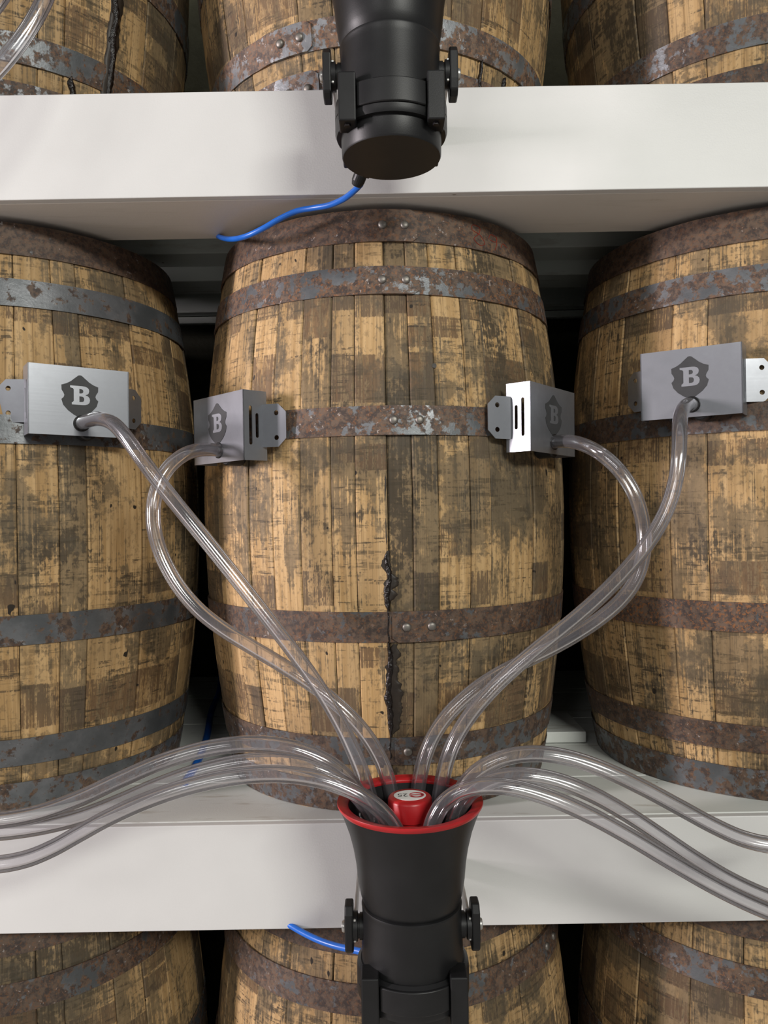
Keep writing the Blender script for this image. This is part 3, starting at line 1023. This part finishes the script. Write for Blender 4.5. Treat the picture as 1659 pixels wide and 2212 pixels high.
    Mg = Matrix.Translation((-0.034, 0.052, -0.083)) @ Matrix.Rotation(math.radians(28), 4, 'Y') @ Matrix.Rotation(math.radians(-150), 4, 'X')
    gl_.lathe([(0.0125, -0.004), (0.0125, 0.010), (0.0115, 0.012)], 6, Mg)
    gl_.lathe([(0.0085, 0.011), (0.0085, 0.020), (0.0065, 0.026), (0.0045, 0.027)], 20, Mg)
    gl_.build('cable_gland', BLACK, root, bevel=0.0006)
    return root


LOW_H = horn(0.0250, EYE - 0.4945, 'black horn with red rim and plug, packed with clear hoses')
UP_H = horn(0.0165, EYE + 0.5215, 'black horn hanging from the upper shelf front, seen from below')


# ------------------------------------------------------------------ blue cables
def cable(name, pts, r, mat, label, cat='cable', group=None, sm=1):
    v, f = sweep(catmull(relax(pts, sm), 8), r, 12)
    o = obj(name, mesh_of(name, v, f, True), mat)
    tag(o, label, cat, group)
    return o


cable('blue_cable', [at(779, 398, 0.985), at(768, 410, 1.0), at(745, 431, 1.03), at(712, 446, 1.055), at(675, 450, 1.075), at(642, 452, 1.085), at(605, 471, 1.09),
                     at(565, 497, 1.095), at(530, 513, 1.11), at(500, 519, 1.15), at(478, 515, 1.20), at(462, 505, 1.26)], 0.0040, BLUE,
      'blue cable running from the hanging horn under the upper shelf')
cable('blue_cable', [at(815, 2068, 0.985), at(790, 2056, 0.995), at(760, 2052, 1.01), at(725, 2044, 1.03), at(690, 2033, 1.045), at(655, 2016, 1.06), at(620, 1995, 1.075), at(585, 1972, 1.095),
                     at(550, 1955, 1.13)], 0.0042, BLUE, 'blue cable leaving the lower horn under the bottom edge of its shelf')
zs = SHELF_TOP[1]
pts = []
for px, py in ((398, 1692), (412, 1672), (425, 1650), (434, 1630), (444, 1606), (450, 1580), (452, 1556), (456, 1534)):
    k = at(px, py, 1.0)
    d = (zs + 0.004 - EYE) / (k.z - EYE)
    pts.append(at(px, py, d))
pts += [at(465, 1514, 1.80), at(474, 1500, 1.84), at(478, 1470, 1.90), at(478, 1430, 1.95)]
cable('blue_cable', pts, 0.0065, BLUE, 'blue cable lying on the shelf between the left and middle barrels')


# ------------------------------------------------------------------ clear hoses
def hose(pts, label, r=0.0097, sm=2, group='clear hoses from the lower horn', n=32):
    path = catmull(relax(pts, sm), 12)
    v, f = sweep(path, r, n, r * 0.66)
    o = obj('clear_hose', mesh_of('clear_hose', v, f, True), TUBE)
    o.data.materials.append(TUBE_IN)
    q = (len(path) - 1) * n
    for pl in o.data.polygons:
        if all(v >= len(path) * n for v in pl.vertices): pl.material_index = 1
    tag(o, label, 'hose', group)
    return o


def P(lst, d0, d1):
    """pixel list with depth running evenly from d0 to d1"""
    n = len(lst) - 1
    return [at(x, y, d0 + (d1 - d0) * i / n) for i, (x, y) in enumerate(lst)]


def box_exit(key, out=0.02):
    M = BOX[key].matrix_world
    return [M @ Vector((HOLE_X, -BD + 0.020, HOLE_Z)), M @ Vector((HOLE_X, -BD, HOLE_Z)), M @ Vector((HOLE_X, -BD - out, HOLE_Z))]


hose(box_exit('box1', 0.016) + [at(218, 893, 1.02), at(246, 904, 1.005), at(268, 935, 0.99), at(292, 976, 0.98)]
     + P([(340, 1040), (385, 1094), (432, 1148), (493, 1230), (572, 1325), (651, 1429), (705, 1499), (740, 1565), (772, 1638), (788, 1682), (800, 1720), (806, 1750)], 0.965, 0.972),
     'long clear hose from the left barrel steel box down to the horn', sm=2)
hose(box_exit('box2', 0.016) + [at(430, 965, 1.055), at(395, 977, 1.04), at(362, 1001, 1.03), at(338, 1040, 1.02)]
     + P([(325, 1090), (325, 1140), (341, 1197), (378, 1270), (425, 1324), (475, 1360), (534, 1391), (607, 1433), (668, 1474), (718, 1508), (763, 1546), (802, 1596), (829, 1645),
          (840, 1682), (845, 1712), (848, 1735)], 1.01, 0.985),
     'clear hose looping down from the box on the middle barrel\'s left flank', sm=2)
hose(box_exit('box3', 0.016) + [at(1240, 947, 1.055), at(1290, 966, 1.04), at(1336, 1004, 1.03)]
     + P([(1367, 1047), (1386, 1095), (1396, 1145), (1396, 1205), (1381, 1257), (1350, 1298), (1302, 1336), (1239, 1377), (1180, 1410), (1128, 1430), (1075, 1451), (1021, 1489),
          (966, 1536), (934, 1580), (914, 1630), (906, 1682), (902, 1712), (899, 1735)], 1.02, 0.985),
     'clear hose looping down from the box on the middle barrel\'s right flank', sm=2)
hose(box_exit('box4', 0.014) + [at(1463, 872, 1.015), at(1466, 912, 1.0), at(1472, 965, 0.985)]
     + P([(1468, 1020), (1452, 1090), (1426, 1143), (1391, 1186), (1350, 1238), (1302, 1287), (1255, 1327), (1201, 1370), (1160, 1402), (1116, 1437), (1063, 1484), (1016, 1537),
          (982, 1588), (963, 1634), (956, 1682), (950, 1712), (946, 1740)], 0.98, 0.970),
     'long clear hose from the right barrel steel box down to the horn', sm=2)
# three hoses leaving to the left
hose(P([(-150, 1770), (-70, 1780), (0, 1777), (90, 1763), (165, 1735), (260, 1681), (350, 1638), (450, 1607), (550, 1596), (640, 1607), (705, 1637), (750, 1671), (777, 1710), (790, 1745), (796, 1775)], 0.89, 0.925),
     'topmost of the three clear hoses arching out to the left')
hose(P([(-150, 1800), (-70, 1806), (0, 1801), (100, 1788), (190, 1768), (250, 1737), (325, 1700), (425, 1660), (525, 1637), (620, 1633), (700, 1653), (755, 1692), (788, 1732), (806, 1762), (814, 1785)], 0.90, 0.905),
     'middle one of the three clear hoses arching out to the left')
hose(P([(-150, 1862), (-70, 1874), (0, 1872), (60, 1862), (112, 1838), (165, 1804), (225, 1767), (300, 1731), (400, 1695), (500, 1671), (600, 1662), (700, 1675), (768, 1703), (822, 1742), (850, 1775), (862, 1805)], 0.865, 0.885),
     'lowest of the three clear hoses on the left, drooping across the shelf front')
# three hoses leaving to the right
hose(P([(1830, 1815), (1740, 1835), (1659, 1832), (1605, 1819), (1548, 1790), (1480, 1750), (1380, 1694), (1305, 1658), (1230, 1630), (1155, 1618), (1090, 1627), (1035, 1652), (1000, 1688), (984, 1725), (978, 1760)], 0.89, 0.930),
     'topmost of the three clear hoses arching out to the right')
hose(P([(1830, 1985), (1740, 1970), (1659, 1944), (1580, 1908), (1505, 1863), (1430, 1807), (1355, 1755), (1280, 1711), (1205, 1678), (1130, 1664), (1060, 1673), (1015, 1702), (990, 1738), (980, 1765), (976, 1788)], 0.885, 0.905),
     'middle one of the three clear hoses arching out to the right')
hose(P([(1830, 2020), (1740, 2002), (1659, 1973), (1555, 1928), (1455, 1865), (1355, 1800), (1270, 1755), (1190, 1719), (1110, 1693), (1040, 1688), (985, 1703), (950, 1733), (933, 1768), (928, 1800)], 0.865, 0.880),
     'lowest of the three clear hoses arching out to the right')
# hoses of the upper horn at the top left corner
hose(P([(-120, 250), (-50, 200), (0, 147), (45, 92), (78, 42), (103, -5), (122, -60), (130, -120)], 0.90, 0.93), 'clear hose crossing the top left corner in front of the tarred barrel', group='clear hoses from the upper horn')
hose(P([(-120, 90), (-60, 62), (-20, 30), (8, -8), (30, -55), (45, -110)], 0.89, 0.92), 'clear hose just cut by the top left corner', group='clear hoses from the upper horn')
